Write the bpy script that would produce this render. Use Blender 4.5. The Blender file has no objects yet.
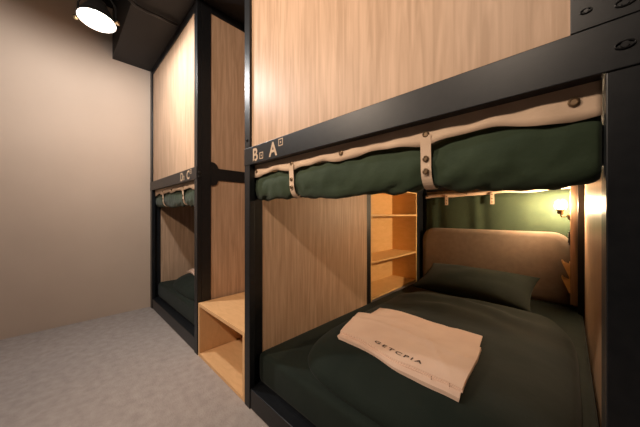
import bpy, bmesh, math
from mathutils import Vector, Matrix, noise

# ---------------------------------------------------------------- helpers
# plan coordinates: u runs along the corridor (world -X), v into the bunks (world +Y)
col = bpy.context.scene.collection
PI = math.pi

def P(u, v, z):
    return Vector((-u, v, z))

def new_bm():
    return bmesh.new()

def box(bm, u0, u1, v0, v1, z0, z1):
    x0, x1 = sorted((-u0, -u1)); y0, y1 = sorted((v0, v1)); z0, z1 = sorted((z0, z1))
    vs = [bm.verts.new(p) for p in ((x0,y0,z0),(x1,y0,z0),(x1,y1,z0),(x0,y1,z0),
                                    (x0,y0,z1),(x1,y0,z1),(x1,y1,z1),(x0,y1,z1))]
    for f in ((0,3,2,1),(4,5,6,7),(0,1,5,4),(1,2,6,5),(2,3,7,6),(3,0,4,7)):
        bm.faces.new([vs[i] for i in f])
    return bm

def boxes(*args):
    bm = new_bm()
    for a in args: box(bm, *a)
    return bm

def frame_of(d):
    d = d.normalized()
    a = Vector((0,0,1)) if abs(d.z) < .9 else Vector((1,0,0))
    e1 = d.cross(a).normalized(); e2 = d.cross(e1).normalized()
    return e1, e2

def tube(bm, pts, r, n=12, closed=False):
    pts = [Vector(p) for p in pts]; rings = []
    N = len(pts)
    rr = r if isinstance(r, (list, tuple)) else [r]*N
    ref = None
    for i, p in enumerate(pts):
        if closed: d = pts[(i+1) % N] - pts[i-1]
        else: d = pts[min(i+1, N-1)] - pts[max(i-1, 0)]
        d.normalize()
        if ref is None: e1, e2 = frame_of(d)
        else:
            e1 = (ref - d*ref.dot(d)).normalized(); e2 = d.cross(e1)
        ref = e1
        rings.append([bm.verts.new(p + (e1*math.cos(2*PI*k/n) + e2*math.sin(2*PI*k/n))*rr[i]) for k in range(n)])
    M = N if closed else N-1
    for i in range(M):
        a, b = rings[i], rings[(i+1) % N]
        for k in range(n):
            bm.faces.new((a[k], a[(k+1) % n], b[(k+1) % n], b[k]))
    if not closed:
        bm.faces.new(rings[0]); bm.faces.new(list(reversed(rings[-1])))
    return bm

def lathe(bm, prof, c, axis=Vector((0,0,1)), n=32, cap0=True, cap1=True):
    """prof: list of (radius, distance along axis)"""
    axis = axis.normalized(); e1, e2 = frame_of(axis); rings = []
    for r, h in prof:
        rings.append([bm.verts.new(c + axis*h + (e1*math.cos(2*PI*k/n)+e2*math.sin(2*PI*k/n))*r) for k in range(n)])
    for a, b in zip(rings, rings[1:]):
        for k in range(n):
            bm.faces.new((a[k], a[(k+1) % n], b[(k+1) % n], b[k]))
    if cap0: bm.faces.new(rings[0])
    if cap1: bm.faces.new(list(reversed(rings[-1])))
    return bm

def sheet(fn, nu, nv, thick):
    """closed thin solid: fn(s,t)->Vector, thick Vector offset"""
    bm = new_bm(); A = []; B = []
    for j in range(nv+1):
        for i in range(nu+1):
            p = fn(i/nu, j/nv)
            A.append(bm.verts.new(p)); B.append(bm.verts.new(p + (thick(i/nu, j/nv) if callable(thick) else thick)))
    W = nu+1
    for j in range(nv):
        for i in range(nu):
            q = (j*W+i, j*W+i+1, (j+1)*W+i+1, (j+1)*W+i)
            bm.faces.new([A[k] for k in q]); bm.faces.new([B[k] for k in reversed(q)])
    edge = [i for i in range(nu)] + [nu + j*W for j in range(nv)] + [nv*W + i for i in range(nu, 0, -1)] + [j*W for j in range(nv, 0, -1)]
    for k in range(len(edge)):
        a, b = edge[k], edge[(k+1) % len(edge)]
        bm.faces.new((A[b], A[a], B[a], B[b]))
    return bm

def obj(name, bm, mat, parent=None, bevel=0, smooth=False, seg=2):
    bmesh.ops.recalc_face_normals(bm, faces=bm.faces)
    me = bpy.data.meshes.new(name)
    if parent is not None:
        bmesh.ops.translate(bm, verts=bm.verts, vec=-root_world(parent))
    bm.to_mesh(me); bm.free()
    me.materials.append(mat)
    if smooth:
        for p in me.polygons: p.use_smooth = True
    o = bpy.data.objects.new(name, me); col.objects.link(o)
    if parent is not None: o.parent = parent
    if bevel:
        m = o.modifiers.new('bevel', 'BEVEL'); m.width = bevel; m.segments = seg; m.limit_method = 'ANGLE'
        m.angle_limit = math.radians(50)
    return o

def root_world(o):
    p = Vector(o.location)
    while o.parent is not None:
        o = o.parent; p = p + Vector(o.location)
    return p

def thing(name, label, cat, loc, group=None):
    o = bpy.data.objects.new(name, None); col.objects.link(o); o.location = loc
    o.empty_display_size = .05
    o['label'] = label; o['category'] = cat
    if group: o['group'] = group
    return o

def tag(o, label, cat, group=None):
    o['label'] = label; o['category'] = cat
    if group: o['group'] = group
    return o

def struct(name, bm, mat, bevel=0):
    o = obj(name, bm, mat, None, bevel); o['kind'] = 'structure'; return o

def center(o):
    """move a top-level mesh object's origin to the base centre of its mesh"""
    vs = [v.co for v in o.data.vertices]
    c = Vector(((min(v.x for v in vs)+max(v.x for v in vs))/2, (min(v.y for v in vs)+max(v.y for v in vs))/2, min(v.z for v in vs)))
    o.data.transform(Matrix.Translation(-c)); o.location = c
    return o

# ---------------------------------------------------------------- materials
def mat_base(name, color, rough=.6, metal=0, spec=.5):
    m = bpy.data.materials.new(name); m.use_nodes = True
    b = m.node_tree.nodes['Principled BSDF']
    b.inputs['Base Color'].default_value = (*color, 1)
    b.inputs['Roughness'].default_value = rough; b.inputs['Metallic'].default_value = metal
    b.inputs['Specular IOR Level'].default_value = spec
    return m, m.node_tree, b

def noise_color(name, c1, c2, scale, rough=.6, stretch=(1,1,1), detail=4, bump=0, bscale=None, spec=.5, lo=.3, hi=.7, sheen=0, dist=0):
    m, nt, b = mat_base(name, c1, rough, 0, spec)
    N, L = nt.nodes, nt.links
    tc = N.new('ShaderNodeTexCoord'); mp = N.new('ShaderNodeMapping'); mp.inputs['Scale'].default_value = stretch
    no = N.new('ShaderNodeTexNoise'); no.inputs['Scale'].default_value = scale; no.inputs['Detail'].default_value = detail
    no.inputs['Distortion'].default_value = dist
    cr = N.new('ShaderNodeValToRGB')
    cr.color_ramp.elements[0].color = (*c1, 1); cr.color_ramp.elements[0].position = lo
    cr.color_ramp.elements[1].color = (*c2, 1); cr.color_ramp.elements[1].position = hi
    L.new(tc.outputs['Object'], mp.inputs['Vector']); L.new(mp.outputs['Vector'], no.inputs['Vector'])
    L.new(no.outputs['Fac'], cr.inputs['Fac']); L.new(cr.outputs['Color'], b.inputs['Base Color'])
    if bump:
        n2 = N.new('ShaderNodeTexNoise'); n2.inputs['Scale'].default_value = bscale or scale; n2.inputs['Detail'].default_value = 3
        bp = N.new('ShaderNodeBump'); bp.inputs['Strength'].default_value = bump; bp.inputs['Distance'].default_value = .01
        L.new(mp.outputs['Vector'], n2.inputs['Vector']); L.new(n2.outputs['Fac'], bp.inputs['Height']); L.new(bp.outputs['Normal'], b.inputs['Normal'])
    if sheen:
        b.inputs['Sheen Weight'].default_value = sheen; b.inputs['Sheen Roughness'].default_value = .5
    return m

M = {}
M['oak'] = noise_color('oak_laminate', (.44,.285,.18), (.60,.405,.275), 9, .46, (6,6,.35), 6, .06, 30, .28, .35, .68, dist=.6)
M['oak_smooth'] = noise_color('oak_laminate_smooth', (.40,.26,.165), (.54,.36,.24), 9, .32, (6,6,.35), 6, .0, 30, .14, .35, .68, dist=.6)
M['step_wood'] = noise_color('step_plywood', (.66,.385,.18), (.74,.45,.22), 7, .45, (1.2,4,1.2), 5, .03, 20, .4, .3, .7, dist=1.2)
M['birch'] = noise_color('birch_plywood', (.72,.46,.18), (.80,.53,.24), 7, .45, (1.2,1.2,4), 5, .03, 20, .4, .3, .7, dist=1.2)
M['metal'] = noise_color('black_steel', (.006,.007,.009), (.010,.011,.013), 40, .38, (1,1,1), 2, .02, 300, .36)
M['bolt'] = mat_base('bolt_steel', (.03,.03,.032), .3, .6)[0]
M['duvet'] = noise_color('green_bed_cotton', (.009,.0145,.011), (.014,.020,.015), 6, .85, bump=.15, bscale=14, spec=.15, sheen=.05)
M['canvas'] = noise_color('green_canvas', (.024,.040,.020), (.036,.055,.028), 8, .8, bump=.1, bscale=60, spec=.25, sheen=.1)
M['cream'] = noise_color('cream_canvas', (.62,.45,.32), (.70,.52,.38), 10, .8, bump=.08, bscale=80, spec=.2)
M['linen'] = noise_color('beige_linen', (.72,.505,.385), (.78,.565,.435), 8, .85, bump=.1, bscale=25, spec=.15)
M['head'] = noise_color('headboard_cloth', (.20,.15,.11), (.235,.18,.132), 25, .75, bump=.05, bscale=200, spec=.25)
M['snap'] = mat_base('bronze_snap', (.23,.15,.085), .35, .7)[0]
M['gold'] = mat_base('letter_gold', (.50,.36,.24), .5, .0)[0]
M['ink'] = mat_base('brown_print', (.055,.028,.018), .8)[0]
M['seam'] = mat_base('seam_thread', (.30,.18,.12), .8)[0]
M['wall'] = noise_color('beige_plaster', (.60,.455,.35), (.64,.49,.38), 2.2, .8, bump=.05, bscale=6, spec=.2)
M['wall_dark'] = noise_color('charcoal_plaster', (.05,.042,.038), (.06,.05,.045), 3, .8, spec=.2)
M['floor'] = noise_color('grey_carpet', (.33,.28,.255), (.41,.355,.325), 22, .9, bump=.35, bscale=120, spec=.15, detail=8)
M['ceil'] = noise_color('charcoal_ceiling', (.012,.011,.011), (.016,.014,.014), 5, .75, spec=.3)
M['duct'] = noise_color('charcoal_duct', (.012,.011,.012), (.017,.016,.017), 3, .6, spec=.35)
M['brass'] = mat_base('dark_brass', (.16,.10,.05), .35, .9)[0]
M['plastic'] = mat_base('black_plastic', (.02,.02,.02), .35)[0]
M['paper'] = mat_base('white_card', (.6,.55,.5), .7)[0]
M['screen'] = mat_base('socket_plate', (.05,.05,.055), .25)[0]

def emis(name, color, s):
    m, nt, b = mat_base(name, color, .5)
    b.inputs['Emission Color'].default_value = (*color, 1); b.inputs['Emission Strength'].default_value = s
    return m
M['lens'] = emis('lamp_lens', (1,.86,.70), 30)
M['bulb'] = emis('bulb_glow', (1,.70,.42), 1800)

# ---------------------------------------------------------------- text
def text_bm(s, size, place, off=.012, sp=1.0):
    """flat extruded lettering; place(x,y)->Vector maps text plane to world"""
    cu = bpy.data.curves.new('t', 'FONT'); cu.body = s; cu.size = size; cu.extrude = 0; cu.align_x = 'LEFT'
    cu.offset = size*off; cu.space_character = sp
    to = bpy.data.objects.new('t', cu); col.objects.link(to)
    dg = bpy.context.evaluated_depsgraph_get(); dg.update()
    me = bpy.data.meshes.new_from_object(to.evaluated_get(dg))
    bm = new_bm(); bm.from_mesh(me)
    bpy.data.objects.remove(to); bpy.data.curves.remove(cu); bpy.data.meshes.remove(me)
    bmesh.ops.triangulate(bm, faces=bm.faces)
    return bm

# ---------------------------------------------------------------- the setting
V0 = .66                      # front plane of the bunks
struct('floor', boxes((3.3, -1.9, -2.0, 3.0, -.08, 0)), M['floor'])
struct('ceiling', boxes((3.3, -1.9, -2.0, 3.0, 2.95, 3.03)), M['ceil'])
struct('wall_left', boxes((3.22, 3.14, -2.0, 3.0, 0, 2.95)), M['wall'])
struct('wall_back', boxes((3.14, -1.8, 2.93, 3.0, 0, 2.95)), M['wall'])
struct('wall_right', boxes((-1.8, -1.88, -2.0, 3.0, 0, 2.95)), M['wall_dark'])
struct('wall_front', boxes((3.14, -1.8, -2.0, -1.93, 0, 2.95)), M['wall_dark'])
struct('trim_1', boxes((3.139, -1.799, .353, 2.929, 2.468, 2.949)), M['duct'])

# ---------------------------------------------------------------- bunks
H_TOP = 2.462
V1 = 2.90
def make_bunk(UL, mirror, label, letters, lr):
    """UL = outer u of the left side; mirror flips so that the shelf side faces the steps"""
    W = 1.298; UR = UL - W
    root = thing('capsule_bunk', label, 'bunk bed', P((UL+UR)/2, V0, 0), 'capsule bunks along the corridor')
    mt = M['metal']
    lf, rf = (.05, .066) if not mirror else (.066, .055)
    def u(a):  # a measured from shelf side inward
        return UL - a if not mirror else UR + a
    # front posts: L-section, flange + return
    def L(a0, a1, fl):  # outer edge a0, direction
        pass
    obj('post', boxes((UL, UL-lf, V0, V0+.03, 0, H_TOP), (UL, UL-.02, V0+.03, V0+.095, 0, H_TOP)), mt, root, .002)
    obj('post', boxes((UR, UR+rf, V0, V0+.03, 0, H_TOP), (UR, UR+.028, V0+.03, V0+.095, 0, H_TOP), *([] if mirror else [(UR+rf-.006, UR+rf, V0+.03, V0+.040, 0, 1.21), (UR+rf-.006, UR+rf-.001, V0+.04, V0+.10, 0, 1.21)])), mt, root, .002)
    # shelf-side middle post, and the rear posts
    s = -1 if not mirror else 1
    a = (lambda k: UL-k) if not mirror else (lambda k: UR+k)
    b = (lambda k: UR+k) if not mirror else (lambda k: UL-k)
    obj('post', boxes((a(0), a(.02), 1.737, 1.795, .10, H_TOP)), mt, root, .002)
    obj('post', boxes((a(0), a(.02), 2.69, V1, 0, H_TOP), (a(.02), a(.05), 2.855, V1, 0, H_TOP)), mt, root, .002)
    obj('post', boxes((b(0), b(.062), 2.60, 2.64, .0, H_TOP), (b(0), b(.028), 2.64, V1, 0, H_TOP)), mt, root, .002)
    # beams
    ZB0, ZB1 = 1.217, 1.303
    obj('front_beam', boxes((UL-.003, UR+.003, V0+.004, V0+.058, 0.004, .100)), mt, root, .002)
    fb = obj('front_beam', boxes((UL-.002, UR+.002, V0-.003, V0+.030, ZB0, ZB1)), mt, root, .002)
    obj('front_beam', boxes((UL-lf, UR+rf, V0+.004, V0+.05, 2.41, H_TOP)), mt, root, .002)
    for z0, z1 in ((0.004, .10), (ZB0, ZB1), (2.41, H_TOP)):
        obj('rear_beam', boxes((UL-.02, UR+.028, V1-.03, V1, z0, z1)), mt, root, .002)
        for sg, A in ((0, a), (1, b)):
            bm = boxes((A(-.001), A(.0225), V0+.095, 2.69, z0, z1))
            if z0 > 1 and z0 < 2:    # rounded gusset plates at the joint with the front post
                for zz in (z1, z0):
                    d = 1 if zz == z1 else -1
                    pts = [(0, 0), (.05, 0), (.05, .008), (.044, .024), (.030, .036), (.012, .042), (0, .042)]
                    r0 = [bm.verts.new(P(A(-.002), V0+.095+p, zz+d*q)) for p, q in pts]
                    r1 = [bm.verts.new(P(A(.02), V0+.095+p, zz+d*q)) for p, q in pts]
                    bm.faces.new(r0); bm.faces.new(list(reversed(r1)))
                    for k in range(len(pts)):
                        k2 = (k+1) % len(pts); bm.faces.new((r0[k], r0[k2], r1[k2], r1[k]))
            obj('side_beam', bm, mt, root)
    # wood infill
    oak = M['oak']
    wr = rf if mirror else .109
    obj('front_panel', boxes((UL-lf+.002-.002, UR+wr, V0+.012, V0+.03, 1.30, 2.412)), oak, root, .001)
    if not mirror:
        obj('cover_plate', boxes((UR+.11, UR+.001, V0-.004, V0, 1.303, H_TOP)), mt, root, .001)
    obj('side_panel', boxes((a(.006), a(.019), V0+.09, 2.70 if mirror else 1.74, .10, 1.22)), oak, root)
    obj('side_panel', boxes((a(.006), a(.019), V0+.09, V1-.01, 1.30, 2.42)), oak, root)
    obj('side_panel', boxes((b(.008), b(.028), V0+.09, 2.61, .10, 1.22)), M['oak_smooth'], root)
    obj('side_panel', boxes((b(.008), b(.027), V0+.09, V1-.01, 1.30, 2.42)), oak, root)
    obj('rear_panel', boxes((UL-.02, UR+.028, 2.885, 2.897, .10, 2.41)), oak, root)
    o = obj('end_board', boxes((b(.028), b(.101), 2.642, 2.745, .30, 1.21)), oak, root, .001)
    obj('bed_base', boxes((UL-.022, UR+.03, V0+.058, 2.88, .07, .099)), mt, root)
    obj('upper_bed_base', boxes((UL-.022, UR+.03, V0+.06, 2.88, 1.262, 1.298)), mt, root)
    # bolts on the joints
    for uu, ud in ((UL, 1), (UR, -1)):
        for z in (1.232, 1.262, .06, .085):
            bm = new_bm(); lathe(bm, [(.008,0),(.008,.0035),(.0055,.005)], P(uu, V0+.015, z), P(ud,0,0), 10)
            obj('bolt', bm, M['bolt'], root)
    for du, z in (((.025, 1.345), (.025, 2.30)) ):
        bm = new_bm(); lathe(bm, [(.007,0),(.007,.003),(.004,.005)], P(UL-du, V0, z), Vector((0,-1,0)), 10)
        obj('bolt', bm, M['bolt'], root)
    if not mirror:
        for uu, z, r in ((-.023, 1.335, .007), (-.068, 1.325, .011), (-.068, 1.255, .011)):
            bm = new_bm(); tube(bm, [P(uu + r*math.cos(t*PI/12), V0-.005, z + r*.55*math.sin(t*PI/12)) for t in range(24)], .0012, 6, True)
            lathe(bm, [(r*.5,0),(r*.45,.002)], P(uu, V0-.004, z), Vector((0,-1,0)), 12)
            obj('bolt', bm, M['bolt'], root)
    # bunk letters with a little boxed dot beside each
    vf = V0 - .0038
    for k, (ch, ul, zl, hi) in enumerate(letters):
        bm = text_bm(ch, .087, None, .022)
        for v in bm.verts:
            v.co = P(ul - v.co.x*.98, vf, zl + v.co.y)
        su = ul - (.069 if hi else .062); sz = zl + (.034 if hi else .002); q = .031
        for (x0, x1, z0, z1) in ((0,q,0,.004),(0,q,q-.004,q),(0,.004,.004,q-.004),(q-.004,q,.004,q-.004),(q*.38,q*.62,q*.38,q*.62)):
            vs = [bm.verts.new(P(su-x, vf, sz+z)) for x, z in ((x0,z0),(x1,z0),(x1,z1),(x0,z1))]
            bm.faces.new(vs)
        ob = obj('letter', bm, M['gold'], fb)
        ob['label'] = 'pale gold letter %s and small boxed dot' % ch
        ob.data.materials[0] = M['gold']
    return root

near = make_bunk(1.185, False, 'nearest black steel capsule bunk filling the right side, marked B A on its beam', (('B', 1.102, 1.229, False), ('A', .960, 1.230, True)), 1)
far = make_bunk(3.125, True, 'distant black steel capsule bunk beside the blank wall, beyond the wooden step', (('D', 2.165, 1.229, False), ('C', 2.025, 1.230, True)), 0)

# ---------------------------------------------------------------- bedding
ZM = .255
def mattress(du, label):
    # a boxed foam shape with soft rounded edges and a slight crown
    u0, u1, v0, v1, z0, z1 = 1.158, -.078, .722, 2.79, .1015, ZM
    bm = boxes((u0, u1, v0, v1, z0, z1))
    bmesh.ops.bevel(bm, geom=list(bm.edges), offset=.03, segments=5, affect='EDGES', profile=.6)
    for v in bm.verts: v.co.x -= du
    o = obj('mattress', bm, M['duvet'], smooth=True)
    return tag(center(o), label, 'mattress', 'mattresses in the lower bunks')
mattress(0, 'dark green sheeted mattress in the nearest lower bunk')
mattress(1.94, 'dark green sheeted mattress in the distant lower bunk by the wall')

CU, CV, HU, HV, HD = .485, 1.50, .522, .742, .112
def duvet_pos(s, t):
    x, y = 2*s-1, 2*t-1
    # square to rounded square
    k = .30
    X = x*math.sqrt(1 - k*y*y*y*y*.9) ; Y = y*math.sqrt(1 - k*x*x*x*x*.9)
    return CU + HU*X, CV + HV*Y, x, y
def duvet_h(u, v):
    x = (u-CU)/HU; y = (v-CV)/HV
    ex = max(0, 1-abs(x)**5)**.5; ey = max(0, 1-abs(y)**7)**.5
    n = noise.noise(Vector((u*3.2, v*3.2, .4)))*.012 + noise.noise(Vector((u*9, v*5+u*4, 1.7)))*.005
    edge = min(ex, ey)
    # deeper folds towards the head end
    fold = .0*max(0, (v-1.45))*math.sin(v*22 + 5*noise.noise(Vector((u*2.5, v, 3)))) * (.5+.5*noise.noise(Vector((u*4, v*4, 9))))
    base = HD + n + fold
    if v > 2.0: base *= 1 - .25*(v-2.0)/.25
    return base*ex*ey
def make_duvet(du, label):
    NU, NV = 90, 120
    bm = new_bm(); top = []; bot = []
    for j in range(NV+1):
        for i in range(NU+1):
            # concentrate samples near the edges
            s = .5 - .5*math.cos(PI*i/NU); t = .5 - .5*math.cos(PI*j/NV)
            u, v, x, y = duvet_pos(s, t)
            ex = max(0, 1-abs(x)**5)**.5; ey = max(0, 1-abs(y)**7)**.5
            n = noise.noise(Vector((u*3.2, v*3.2, .4)))*.012 + noise.noise(Vector((u*9, v*5+u*4, 1.7)))*.005
            fold = .026*max(0, (v-1.35))*math.sin(v*24 + 6*noise.noise(Vector((u*2.5, v, 3)))) * (.5+.5*noise.noise(Vector((u*4, v*4, 9))))
            h = (HD + n + fold)*(1 - (.25*(v-2.0)/.25 if v > 2 else 0))*ex*ey
            h += .002
            top.append(bm.verts.new(P(u+du, v, ZM+.002+h)))
            bot.append(bm.verts.new(P(CU+(u-CU)*.965+du, CV+(v-CV)*.975, ZM+.0015)))
    W = NU+1
    for j in range(NV):
        for i in range(NU):
            q = (j*W+i, j*W+i+1, (j+1)*W+i+1, (j+1)*W+i)
            bm.faces.new([top[k] for k in q]); bm.faces.new([bot[k] for k in reversed(q)])
    edge = [i for i in range(NU)] + [NU + j*W for j in range(NV)] + [NV*W + i for i in range(NU, 0, -1)] + [j*W for j in range(NV, 0, -1)]
    for k in range(len(edge)):
        a_, b_ = edge[k], edge[(k+1) % len(edge)]
        bm.faces.new((top[b_], top[a_], bot[a_], bot[b_]))
    o = obj('duvet', bm, M['duvet'], smooth=True)
    return tag(center(o), label, 'duvet', 'folded duvets on the lower bunks')
make_duvet(0, 'dark green folded duvet on the nearest bed, under the beige linen')
make_duvet(2.00, 'dark green folded duvet on the distant bed, seen through its narrow opening')

def make_pillow(du, label):
    bm = new_bm(); NU, NV = 40, 28; L_, D_ = .84, .47
    top = []; bot = []
    for j in range(NV+1):
        for i in range(NU+1):
            x = -math.cos(PI*i/NU); y = -math.cos(PI*j/NV)
            px = x*L_/2*(1-.07*(1-abs(y))**1.2*abs(x)**3); py = y*D_/2*(1-.10*(1-abs(x)))
            px = x*L_/2*(1-.06*(1-y*y)); py = y*D_/2*(1-.09*(1-x*x))
            h = .092*(max(0,(1-x*x))**.5)*(max(0,(1-y*y))**.55)
            n = noise.noise(Vector((px*7+1, py*9, 2)))*.010*(1-x*x)*(1-y*y)**.5
            for lst, sg in ((top, 1), (bot, -1)):
                lst.append(bm.verts.new(Vector((px, py, sg*h + (n if sg > 0 else 0)))))
    W = NU+1
    for j in range(NV):
        for i in range(NU):
            q = (j*W+i, j*W+i+1, (j+1)*W+i+1, (j+1)*W+i)
            bm.faces.new([top[k] for k in q]); bm.faces.new([bot[k] for k in reversed(q)])
    bmesh.ops.remove_doubles(bm, verts=bm.verts, dist=.0004)
    R = Matrix.Rotation(math.radians(-3), 4, 'Z') @ Matrix.Rotation(math.radians(19), 4, 'X')
    bmesh.ops.transform(bm, matrix=Matrix.Translation(P(.585+du, 2.44, .393)) @ R, verts=bm.verts)
    o = obj('pillow', bm, M['duvet'], smooth=True)
    return tag(center(o), label, 'pillow')
make_pillow(0, 'plump dark green pillow leaning below the beige headboard')

# ---------------------------------------------------------------- folded linen with print
def linen_top(u, v): return ZM + .004 + duvet_h(u, v)
def quad(c, s, t):
    (a_, b_, c_, d_) = c   # front-left, front-right, back-right, back-left
    f = Vector(a_).lerp(Vector(b_), s); g = Vector(d_).lerp(Vector(c_), s)
    return f.lerp(g, t)
def make_linen(du, label, with_print=True, off=0):
    root = thing('folded_linen', label, 'linen', P(.52+du, 1.17, ZM+HD), 'folded linen on the duvets')
    low = [(.797,.944),(.252,.893),(.296,1.40),(.858,1.425)]
    up = [(.803,.962),(.244,.913),(.262,1.248),(.900,1.245)]
    def layer(c, zoff, th, seed):
        def fn(s, t):
            p = quad(c, s, t)
            p = Vector((p[0], p[1]))
            p.y += .006*math.sin(s*7+seed) ; p.x += .003*math.sin(t*6+seed)
            n = noise.noise(Vector((p.x*8, p.y*8, seed)))*.004
            # a shallow crease running across
            cr = .004*math.exp(-((t-.62-.12*math.sin(s*4))**2)/.004) + .005*math.exp(-((s-.80+.35*(t-.4))**2)/.0012)*math.sin(t*3.1) - .004*math.exp(-((s-.45-.3*t)**2)/.002)*t * (1 if zoff > .015 else 0)
            return P(p.x+du, p.y, linen_top(p.x+off, p.y) + zoff + n + cr)
        return sheet(fn, 44, 30, Vector((0,0,-th)))
    for k in range(3):
        obj('lower_fold', layer([(x+.002*k*(1 if i in (0,3) else -1), y+(.002*k if i > 1 else -.002*k)) for i,(x,y) in enumerate(low)], .008+.0062*k, .0048, k*.13), M['linen'], root, smooth=False)
    upc = []
    for k in range(2):
        obj('upper_fold', layer([(x+.001*k, y+.003*k) for (x,y) in up], .0265+.0065*k, .0052, 1+k*.13), M['linen'], root)
    def surf(u, v):   # height of the top layer
        n = noise.noise(Vector((u*8, v*8, 1.13)))*.004
        return linen_top(u, v) + .0265+.0065 + n + .0012
    if with_print:
        bm = text_bm('GETCPIA', .030, None, .022, 1.45)
        bmesh.ops.subdivide_edges(bm, edges=bm.edges, cuts=2)
        # baseline from (u .58, v .99) to (u .40, v 1.0)
        xs = [v.co.x for v in bm.verts]; w = max(xs)-min(xs); x0 = min(xs)
        a0 = Vector((.615, .972)); a1 = Vector((.398, .957)); d = (a1-a0); sc = d.length/w; d.normalize()
        # 'up' of the letters points towards the head of the bed
        up_ = Vector((d.y, -d.x))
        if up_.y < 0: up_ = -up_
        for v in bm.verts:
            q = a0 + d*(v.co.x-x0)*sc + up_*v.co.y*.85
            v.co = P(q.x+du, q.y, surf(q.x, q.y))
        obj('lettering', bm, M['ink'], root)['label'] = 'dark brown printed lettering'
        for (uu) in (.345, .285):
            bm = new_bm()
            for t in range(4):
                zz = linen_top(uu, .93)
                box(bm, uu-.001, uu+.001, .914, .917, zz+.006+t*.008, zz+.010+t*.008)
            obj('stitching', bm, M['seam'], root)
    return root
make_linen(0, 'folded beige cotton linen with dark brown printed letters, on the nearest duvet')
make_linen(2.10, 'corner of folded pale linen lying on the distant duvet', False, .10)

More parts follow.
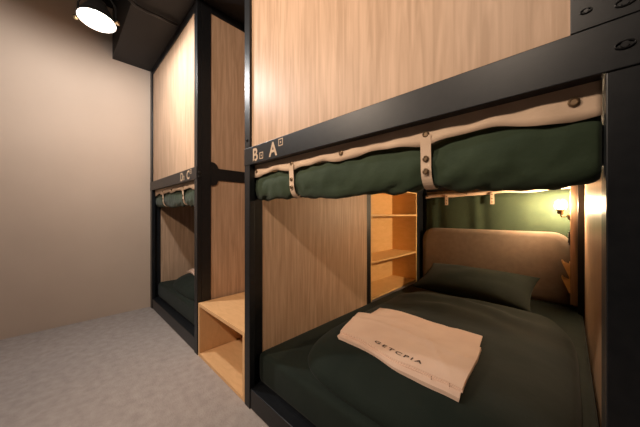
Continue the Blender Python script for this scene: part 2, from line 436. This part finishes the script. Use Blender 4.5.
# ---------------------------------------------------------------- rolled curtains at the front openings
SNAPS = (1.118, .845, .572, .275, -.008)
STRAPS = (.845, .275)
def pinch(u):
    return max(math.exp(-((u-s)/.035)**2) for s in STRAPS)
def make_rolled_curtain(du, label):
    UA, UB = 1.1635, -.045
    root = thing('rolled_curtain', label, 'curtain', P(.56+du, .752, 1.03), 'rolled curtains at the bunk openings')
    VC = .731
    # green roll: spiral-ended sausage
    bm = new_bm(); N = 150; K = 28; rings = []
    def ring(i):
        f = i/N; u = UA + (UB-UA)*f
        p = pinch(u)
        rz = .067 - .014*p + .006*noise.noise(Vector((u*6, 0, 0))) + .006*f
        ry = .036 - .008*p + .004*noise.noise(Vector((u*7, 3, 0)))
        zc = 1.110 + .002*p + .005*noise.noise(Vector((u*3.3, 7, 0))) - .002*f
        e = 1 - .25*math.exp(-i/2.5) - .12*math.exp(-(N-i)/1.5)
        out = []
        for k in range(K):
            a = 2*PI*k/K; c, s_ = math.cos(a), math.sin(a)
            w = .008*noise.noise(Vector((u*6 + s_*1.8, c*1.6, s_*1.6+4))) + .006*noise.noise(Vector((u*22+c*2, s_*3, 1)))
            # fabric sags in soft diagonal folds near the straps
            g = .004*p*math.cos(6*a)
            rr = 1 + (w+g)/.05
            out.append(P(u+du, VC - ry*e*rr*math.copysign(abs(c)**.85, c), zc + rz*e*rr*math.copysign(abs(s_)**.9, s_)))
        return out
    for i in range(N+1): rings.append([bm.verts.new(p) for p in ring(i)])
    for a_, b_ in zip(rings, rings[1:]):
        for k in range(K): bm.faces.new((a_[k], a_[(k+1) % K], b_[(k+1) % K], b_[k]))
    for R_ in (rings[0], rings[-1]):    # rolled layers at the two ends
        prev = R_
        for q, off in ((.8, .004), (.6, -.003), (.4, .004), (.2, -.002)):
            cx = sum((v.co for v in R_), Vector())/K
            nx = [bm.verts.new(cx + (v.co-cx)*q + Vector((off if R_ is rings[0] else -off, 0, 0))) for v in R_]
            for k in range(K): bm.faces.new((prev[k], prev[(k+1) % K], nx[(k+1) % K], nx[k]))
            prev = nx
        bm.faces.new(prev)
    obj('roll', bm, M['canvas'], root, smooth=True)
    # cream header band, wavy lower edge, hanging just behind the beam
    def fn(s, t):
        u = UA + (UB-UA)*s
        wav = .5+.5*math.cos((u-.845)/.2765*2*PI)      # 1 at the snaps
        low = 1.160 + .012*(1-wav) + .008*noise.noise(Vector((u*5, 2, 2))) + .006*noise.noise(Vector((u*13, 5, 2))) - .0024*pinch(u) - .010*max(0, 1-u/.12 if u > 0 else 1)
        z = 1.240 + (low-1.240)*t
        v = .694 + .010*noise.noise(Vector((u*15, t*2, 8)))*t - .004*t
        return P(u+du, v, z)
    obj('header_band', sheet(fn, 120, 5, Vector((0,.0022,0))), M['cream'], root, smooth=True)
    for us in STRAPS:
        bm = new_bm(); pts = []
        for k in range(21):
            a_ = -1.15 + 3.55*k/20       # wraps the front and tucks under
            rz, ry = .056, .0325
            pts.append((VC - (ry+.006)*math.cos(a_)*1.0, 1.103 - (rz+.004)*math.sin(a_)))
        pts = [(.690, 1.185)] + [(.690, 1.165)] + pts[6:]
        r0 = []
        for i_, (v_, z_) in enumerate(pts):
            nxt = pts[min(i_+1, len(pts)-1)]; prv = pts[max(i_-1, 0)]
            tv, tz = nxt[0]-prv[0], nxt[1]-prv[1]; l = math.hypot(tv, tz) or 1
            nv, nz = -tz/l, tv/l
            if nv > 0: pass
            th = .0014
            r0.append([bm.verts.new(P(us+w_+du, v_+sg*th*abs(nv) if False else v_ - sg*th, z_ - sg*th*(.6 if z_ < 1.08 else 0))) for w_, sg in ((.014,1),(-.014,1),(-.014,-1),(.014,-1))])
        for a_, b_ in zip(r0, r0[1:]):
            for k in range(4): bm.faces.new((a_[k], a_[(k+1)%4], b_[(k+1)%4], b_[k]))
        bm.faces.new(r0[0]); bm.faces.new(list(reversed(r0[-1])))
        st = obj('strap', bm, M['cream'], root)
        for zz, vv in ((1.122, VC-.0425), (1.088, VC-.0425)):
            bm = new_bm(); lathe(bm, [(.0085,0),(.0085,.003),(.005,.005),(.0045,.0035)], P(us+du, vv+.002, zz), Vector((0,-1,0)), 14)
            obj('snap', bm, M['snap'], st, smooth=False)
    for us in SNAPS:
        bm = new_bm(); lathe(bm, [(.009,0),(.009,.003),(.006,.005),(.005,.0035)], P(us+du, .692, 1.188), Vector((0,-1,0)), 16)
        obj('snap', bm, M['snap'], root)
    return root
make_rolled_curtain(0, 'rolled-up dark green curtain with cream straps hanging across the nearest bunk opening')
make_rolled_curtain(1.94, 'small rolled-up green curtain under the beam of the distant bunk')

# ---------------------------------------------------------------- head end: hanging curtain, headboard
root = thing('head_curtain', 'dark green curtain hanging flat behind the headboard, cream header with short tabs', 'curtain', P(.55, 2.83, .40))
def hang(s, t):
    u = 1.125 - 1.17*s
    z = 1.170 + .008*math.sin(s*3) - t*.77
    amp = .003 + .004*t
    v = 2.838 + amp*math.sin(u*27 + 5*noise.noise(Vector((u*3, 0, 0))) + t*1.2) - .004*t
    return P(u, v, z)
obj('cloth', sheet(hang, 110, 14, Vector((0,.002,0))), M['canvas'], root, smooth=True)
def band(s, t):
    u = 1.130 - 1.16*s
    zt = 1.176 + .030*s + .004*math.sin(s*14)
    return P(u, 2.818 + .002*math.sin(u*25), zt - .034*t + .003*t*math.sin(u*20))
obj('header_band', sheet(band, 60, 2, Vector((0,.002,0))), M['cream'], root, smooth=True)
for us in (.905, .505):
    tb = obj('tab', boxes((us+.016, us-.016, 2.810, 2.8125, 1.065, 1.172)), M['cream'], root, .001)
    for z in (1.155, 1.115, 1.085):
        bm = new_bm(); lathe(bm, [(.006,0),(.006,.002),(.003,.004)], P(us, 2.810, z), Vector((0,-1,0)), 12)
        obj('snap', bm, M['snap'], tb)
for us in (1.10, .72, .30, .09):
    bm = new_bm(); lathe(bm, [(.007,0),(.007,.002),(.004,.004)], P(us, 2.8155, 1.167+.02*(1.1-us)), Vector((0,-1,0)), 12)
    obj('snap', bm, M['snap'], root)

def headboard():
    u0, u1, z0, z1, r = 1.138, -.030, .258, .827, .13
    pts = [(u0, z0), (u1, z0)]
    for k in range(13):
        a_ = k*PI/24; pts.append((u1 + r - r*math.cos(a_), z1 - r + r*math.sin(a_)))
    for k in range(13):
        a_ = k*PI/24; pts.append((u0 - r + r*math.sin(a_), z1 - r + r*math.cos(a_)))
    bm = new_bm()
    def prof(inset, v):
        c = Vector(((u0+u1)/2, (z0+z1)/2)); out = []
        for (a_, b_) in pts:
            k1 = 1 - inset/((u0-u1)/2); k2 = 1 - inset/((z1-z0)/2)
            out.append(bm.verts.new(P(c.x+(a_-c.x)*k1, v, c.y+(b_-c.y)*k2)))
        return out
    R_ = [prof(.004, 2.809), prof(0, 2.80), prof(0, 2.778), prof(.005, 2.766), prof(.016, 2.760), prof(.04, 2.757)]
    for a_, b_ in zip(R_, R_[1:]):
        for k in range(len(pts)): bm.faces.new((a_[k], a_[(k+1)%len(pts)], b_[(k+1)%len(pts)], b_[k]))
    bm.faces.new(R_[0]); bm.faces.new(list(reversed(R_[-1])))
    return bm
hb = center(obj('headboard', headboard(), M['head'], smooth=False, bevel=.0))
tag(hb, 'brown padded headboard with rounded upper corners behind the green pillow', 'headboard')
for p in hb.data.polygons: p.use_smooth = len(p.vertices) == 4

# ---------------------------------------------------------------- shelf unit let into the bunk side
sv0, sv1, su0, su1, sz0, sz1 = 1.797, 2.688, 1.167, 1.455, .245, 1.205
root = thing('shelf_unit', 'open yellow plywood shelf unit built into the side of the nearest bunk', 'shelf', P((su0+su1)/2, (sv0+sv1)/2, sz0))
T = .016
obj('side_board', boxes((su0, su1, sv0, sv0+T, sz0, sz1)), M['birch'], root, .001)
obj('side_board', boxes((su0, su1, sv1-T, sv1, sz0, sz1)), M['birch'], root, .001)
obj('back_board', boxes((su1-.008, su1, sv0+T, sv1-T, sz0, sz1)), M['birch'], root)
obj('top_board', boxes((su0, su1-.008, sv0+T, sv1-T, sz1-T, sz1)), M['birch'], root, .001)
for zt in (.272, .572, .968):
    obj('shelf_board', boxes((su0, su1-.008, sv0+T, sv1-T, zt-T, zt)), M['birch'], root, .001)

# ---------------------------------------------------------------- wooden step between the bunks
root = thing('step_box', 'open-fronted orange wooden step box on the floor between the two bunks', 'step', P(1.506, .98, 0))
bu0, bu1, bv0, bv1, bh = 1.192, 1.820, .664, 1.45, .362
T = .022
obj('side_board', boxes((bu0, bu0+T, bv0, bv1, .001, bh-T)), M['step_wood'], root, .0015)
obj('side_board', boxes((bu1-T, bu1, bv0, bv1, .001, bh-T)), M['step_wood'], root, .0015)
obj('tread', boxes((bu0, bu1, bv0, bv1, bh-T, bh)), M['step_wood'], root, .0015)
obj('bottom_board', boxes((bu0+T, bu1-T, bv0, bv1-T, .001, .001+T)), M['step_wood'], root, .0015)
obj('back_board', boxes((bu0+T, bu1-T, bv1-T, bv1, .001, bh-T)), M['step_wood'], root)

# ---------------------------------------------------------------- reading lamp, socket, brochure holders
LB = Vector(P(.040, 2.655, 1.030))
root = thing('reading_lamp', 'small glowing brass reading lamp on the bunk wall above the headboard', 'lamp', P(-.010, 2.70, .98))
bm = new_bm(); lathe(bm, [(.030,0),(.030,.006),(.022,.012),(.008,.016)], P(-.0115, 2.69, .955), P(1,0,0), 20)
obj('wall_plate', bm, M['brass'], root, smooth=False)
bm = new_bm(); tube(bm, [P(.002, 2.69, .955), P(.020, 2.685, .952), P(.036, 2.672, .952), LB+Vector((0,0,-.055))], .0055, 10)
obj('arm', bm, M['brass'], root, smooth=True)
bm = new_bm(); lathe(bm, [(.010,-.060),(.019,-.056),(.020,-.032),(.026,-.028),(.026,-.022),(.014,-.022)], LB, Vector((0,0,1)), 20)
obj('socket_cup', bm, M['brass'], root)
bm = new_bm(); lathe(bm, [(.011,-.022),(.014,-.016),(.024,-.002),(.027,.010),(.025,.024),(.016,.034),(.006,.0385)], LB, Vector((0,0,1)), 20)
bl = obj('bulb', bm, M['bulb'], root, smooth=True); bl['label'] = 'glowing warm glass bulb'
for k in range(5):
    a_ = 2*PI*k/5 + .3
    bm = new_bm(); pts = []
    for (r, h) in ((.025,-.025),(.036,-.008),(.040,.012),(.037,.032),(.024,.048),(.004,.054)):
        pts.append(LB + Vector((r*math.cos(a_), r*math.sin(a_), h)))
    tube(bm, pts, .0011, 6); obj('cage_wire', bm, M['brass'], root)
bm = new_bm(); tube(bm, [LB + Vector((.0405*math.cos(t*PI/12), .0405*math.sin(t*PI/12), .012)) for t in range(24)], .0011, 6, True)
obj('cage_ring', bm, M['brass'], root)

root = thing('wall_socket', 'dark socket plate on the bunk wall under the reading lamp', 'socket', P(-.010, 2.69, .78))
pl_ = obj('plate', boxes((-.0115, -.003, 2.655, 2.735, .74, .84)), M['plastic'], root, .002)
obj('switch', boxes((-.003, .001, 2.672, 2.700, .80, .825)), M['paper'], root, .001)
bm = new_bm(); lathe(bm, [(.013,0),(.013,.004),(.009,.004)], P(-.003, 2.695, .768), P(1,0,0), 16)
obj('outlet', bm, M['screen'], root)

for k, (zt, lab) in enumerate(((.618, 'wooden wedge-shaped brochure holder on the bunk wall, the upper of two'),
                               (.498, 'wooden wedge-shaped brochure holder on the bunk wall, the lower of two'))):
    root = thing('brochure_holder', lab, 'holder', P(-.0115, 2.69, zt-.15), 'brochure holders beside the headboard')
    v0_, v1_ = 2.646, 2.738; ub = -.0115
    prof = [(ub, zt-.113), (ub+.006, zt-.113), (ub+.048, zt), (ub+.040, zt), (ub+.006, zt-.095), (ub+.006, zt-.008), (ub, zt-.008)]
    def wedge(va, vb, pr_):
        bm = new_bm(); A_ = [bm.verts.new(P(a_, va, z)) for a_, z in pr_]; B_ = [bm.verts.new(P(a_, vb, z)) for a_, z in pr_]
        bm.faces.new(A_); bm.faces.new(list(reversed(B_)))
        for i in range(len(pr_)):
            j = (i+1) % len(pr_); bm.faces.new((A_[i], A_[j], B_[j], B_[i]))
        return bm
    obj('pocket', wedge(v0_, v1_, prof), M['birch'], root)
    side = [(ub, zt-.113), (ub+.006, zt-.113), (ub+.046, zt-.008), (ub, zt-.030)]
    obj('side_cheek', wedge(v0_-.001, v0_+.005, side), M['birch'], root)
    obj('side_cheek', wedge(v1_-.005, v1_+.001, side), M['birch'], root)

# ---------------------------------------------------------------- corridor spotlights and conduit
def make_spot(c, n, label, power, r=.095, cord_to=2.949, light=True, cone=0):
    n = Vector(n).normalized(); c = Vector(c)
    root = thing('ceiling_spotlight', label, 'ceiling light', c, 'black corridor spotlights under the ceiling')
    bm = new_bm()
    lathe(bm, [(r*.22,-r*1.45),(r*.42,-r*1.35),(r*.62,-r*.9),(r*.98,-r*.25),(r*1.04,0),(r*1.0,.001),(r*.94,-r*.22),(r*.55,-r*.85)], c, n, 40)
    obj('housing', bm, M['plastic'], root, smooth=False)
    bm = new_bm(); lathe(bm, [(r*.985,-.006),(r*.93,.002),(r*.7,.010),(r*.35,.016),(.002,.018)], c, n, 40)
    obj('lens', bm, M['lens'], root, smooth=True)
    e1, e2 = frame_of(n); h = Vector((0,0,1)); side = n.cross(h)
    side = side.normalized() if side.length > .05 else e1
    for sg in (1, -1):
        bm = new_bm(); lathe(bm, [(.007,0),(.007,.012),(.013,.013),(.013,.024),(.008,.026)], c + side*sg*r*1.02 - n*.006, side*sg, 14)
        obj('knob', bm, M['brass'], root)
    top = c + Vector((0,0,r*2.0)) - n*r*.3
    pts = [c + side*(r*1.02+.010) - n*.006, c + side*(r*1.06) + Vector((0,0,r*1.0)) - n*r*.1, top + side*r*.4, top - side*r*.4,
           c - side*(r*1.06) + Vector((0,0,r*1.0)) - n*r*.1, c - side*(r*1.02+.010) - n*.006]
    bm = new_bm(); tube(bm, pts, .005, 8); obj('yoke', bm, M['metal'], root)
    bm = new_bm(); tube(bm, [top, Vector((top.x, top.y, cord_to))], .009, 10)
    lathe(bm, [(.05, 0), (.05,-.02), (.02,-.03)], Vector((top.x, top.y, cord_to)), Vector((0,0,1)), 20)
    obj('stem', bm, M['metal'], root)
    if light:
        ld = bpy.data.lights.new('lamp_light', 'SPOT' if cone else 'POINT'); ld.energy = power
        if cone: ld.spot_size = math.radians(cone); ld.spot_blend = .8; ld.color = (1,.79,.61)
        ld.shadow_soft_size = .032
        lo = bpy.data.objects.new('lamp_light', ld); col.objects.link(lo)
        lo.rotation_euler = n.to_track_quat('-Z', 'Y').to_euler()
        lo.parent = root; lo.location = n*.024
    return root
make_spot(P(2.15, .165, 2.204), (.08, -.05, -1), 'glowing round black ceiling spotlight near the blank beige wall', 64)
make_spot(P(1.95, -1.25, 2.50), (.70, .9, -.65), 'added black spotlight out of view across the corridor, the one nearer the beige wall', 145, cone=100)  # out of frame, added to light the bunk fronts and curtain header bands
make_spot(P(.30, -1.25, 2.60), (-.42, .9, -.45), 'added black spotlight out of view across the corridor, the one farther from the beige wall', 175, cone=84)  # second unseen lamp, added to brighten the front and side panels

bm = new_bm()
tube(bm, [P(2.10, .30, 2.945), P(2.105, .305, 2.60), P(2.13, .315, 2.49), P(2.16, .335, 2.452), P(2.185, .375, 2.446), P(2.19, .45, 2.446), P(2.18, .64, 2.446)], .012, 14)
o = obj('conduit_pipe', bm, M['bolt'], smooth=True)
tag(center(o), 'black conduit pipe bending under the dark soffit', 'pipe')

# ---------------------------------------------------------------- world, camera
w = bpy.data.worlds.new('world'); bpy.context.scene.world = w; w.use_nodes = True
w.node_tree.nodes['Background'].inputs[0].default_value = (.6,.5,.45,1)
w.node_tree.nodes['Background'].inputs[1].default_value = .02

cam = bpy.data.cameras.new('camera'); co = bpy.data.objects.new('camera', cam); col.objects.link(co)
f = 253.93; th = .79721
cam.sensor_width = 36; cam.lens = f/640*36; cam.clip_start = .02; cam.shift_y = .5/640
co.location = (0, 0, .973)
fw = P(math.cos(th), math.sin(th), 0)
co.rotation_euler = fw.to_track_quat('-Z', 'Y').to_euler()
bpy.context.scene.camera = co
vs = bpy.context.scene.view_settings
vs.view_transform = 'Standard'; vs.look = 'None'; vs.exposure = 0.0; vs.gamma = 1; vs.use_curve_mapping = False
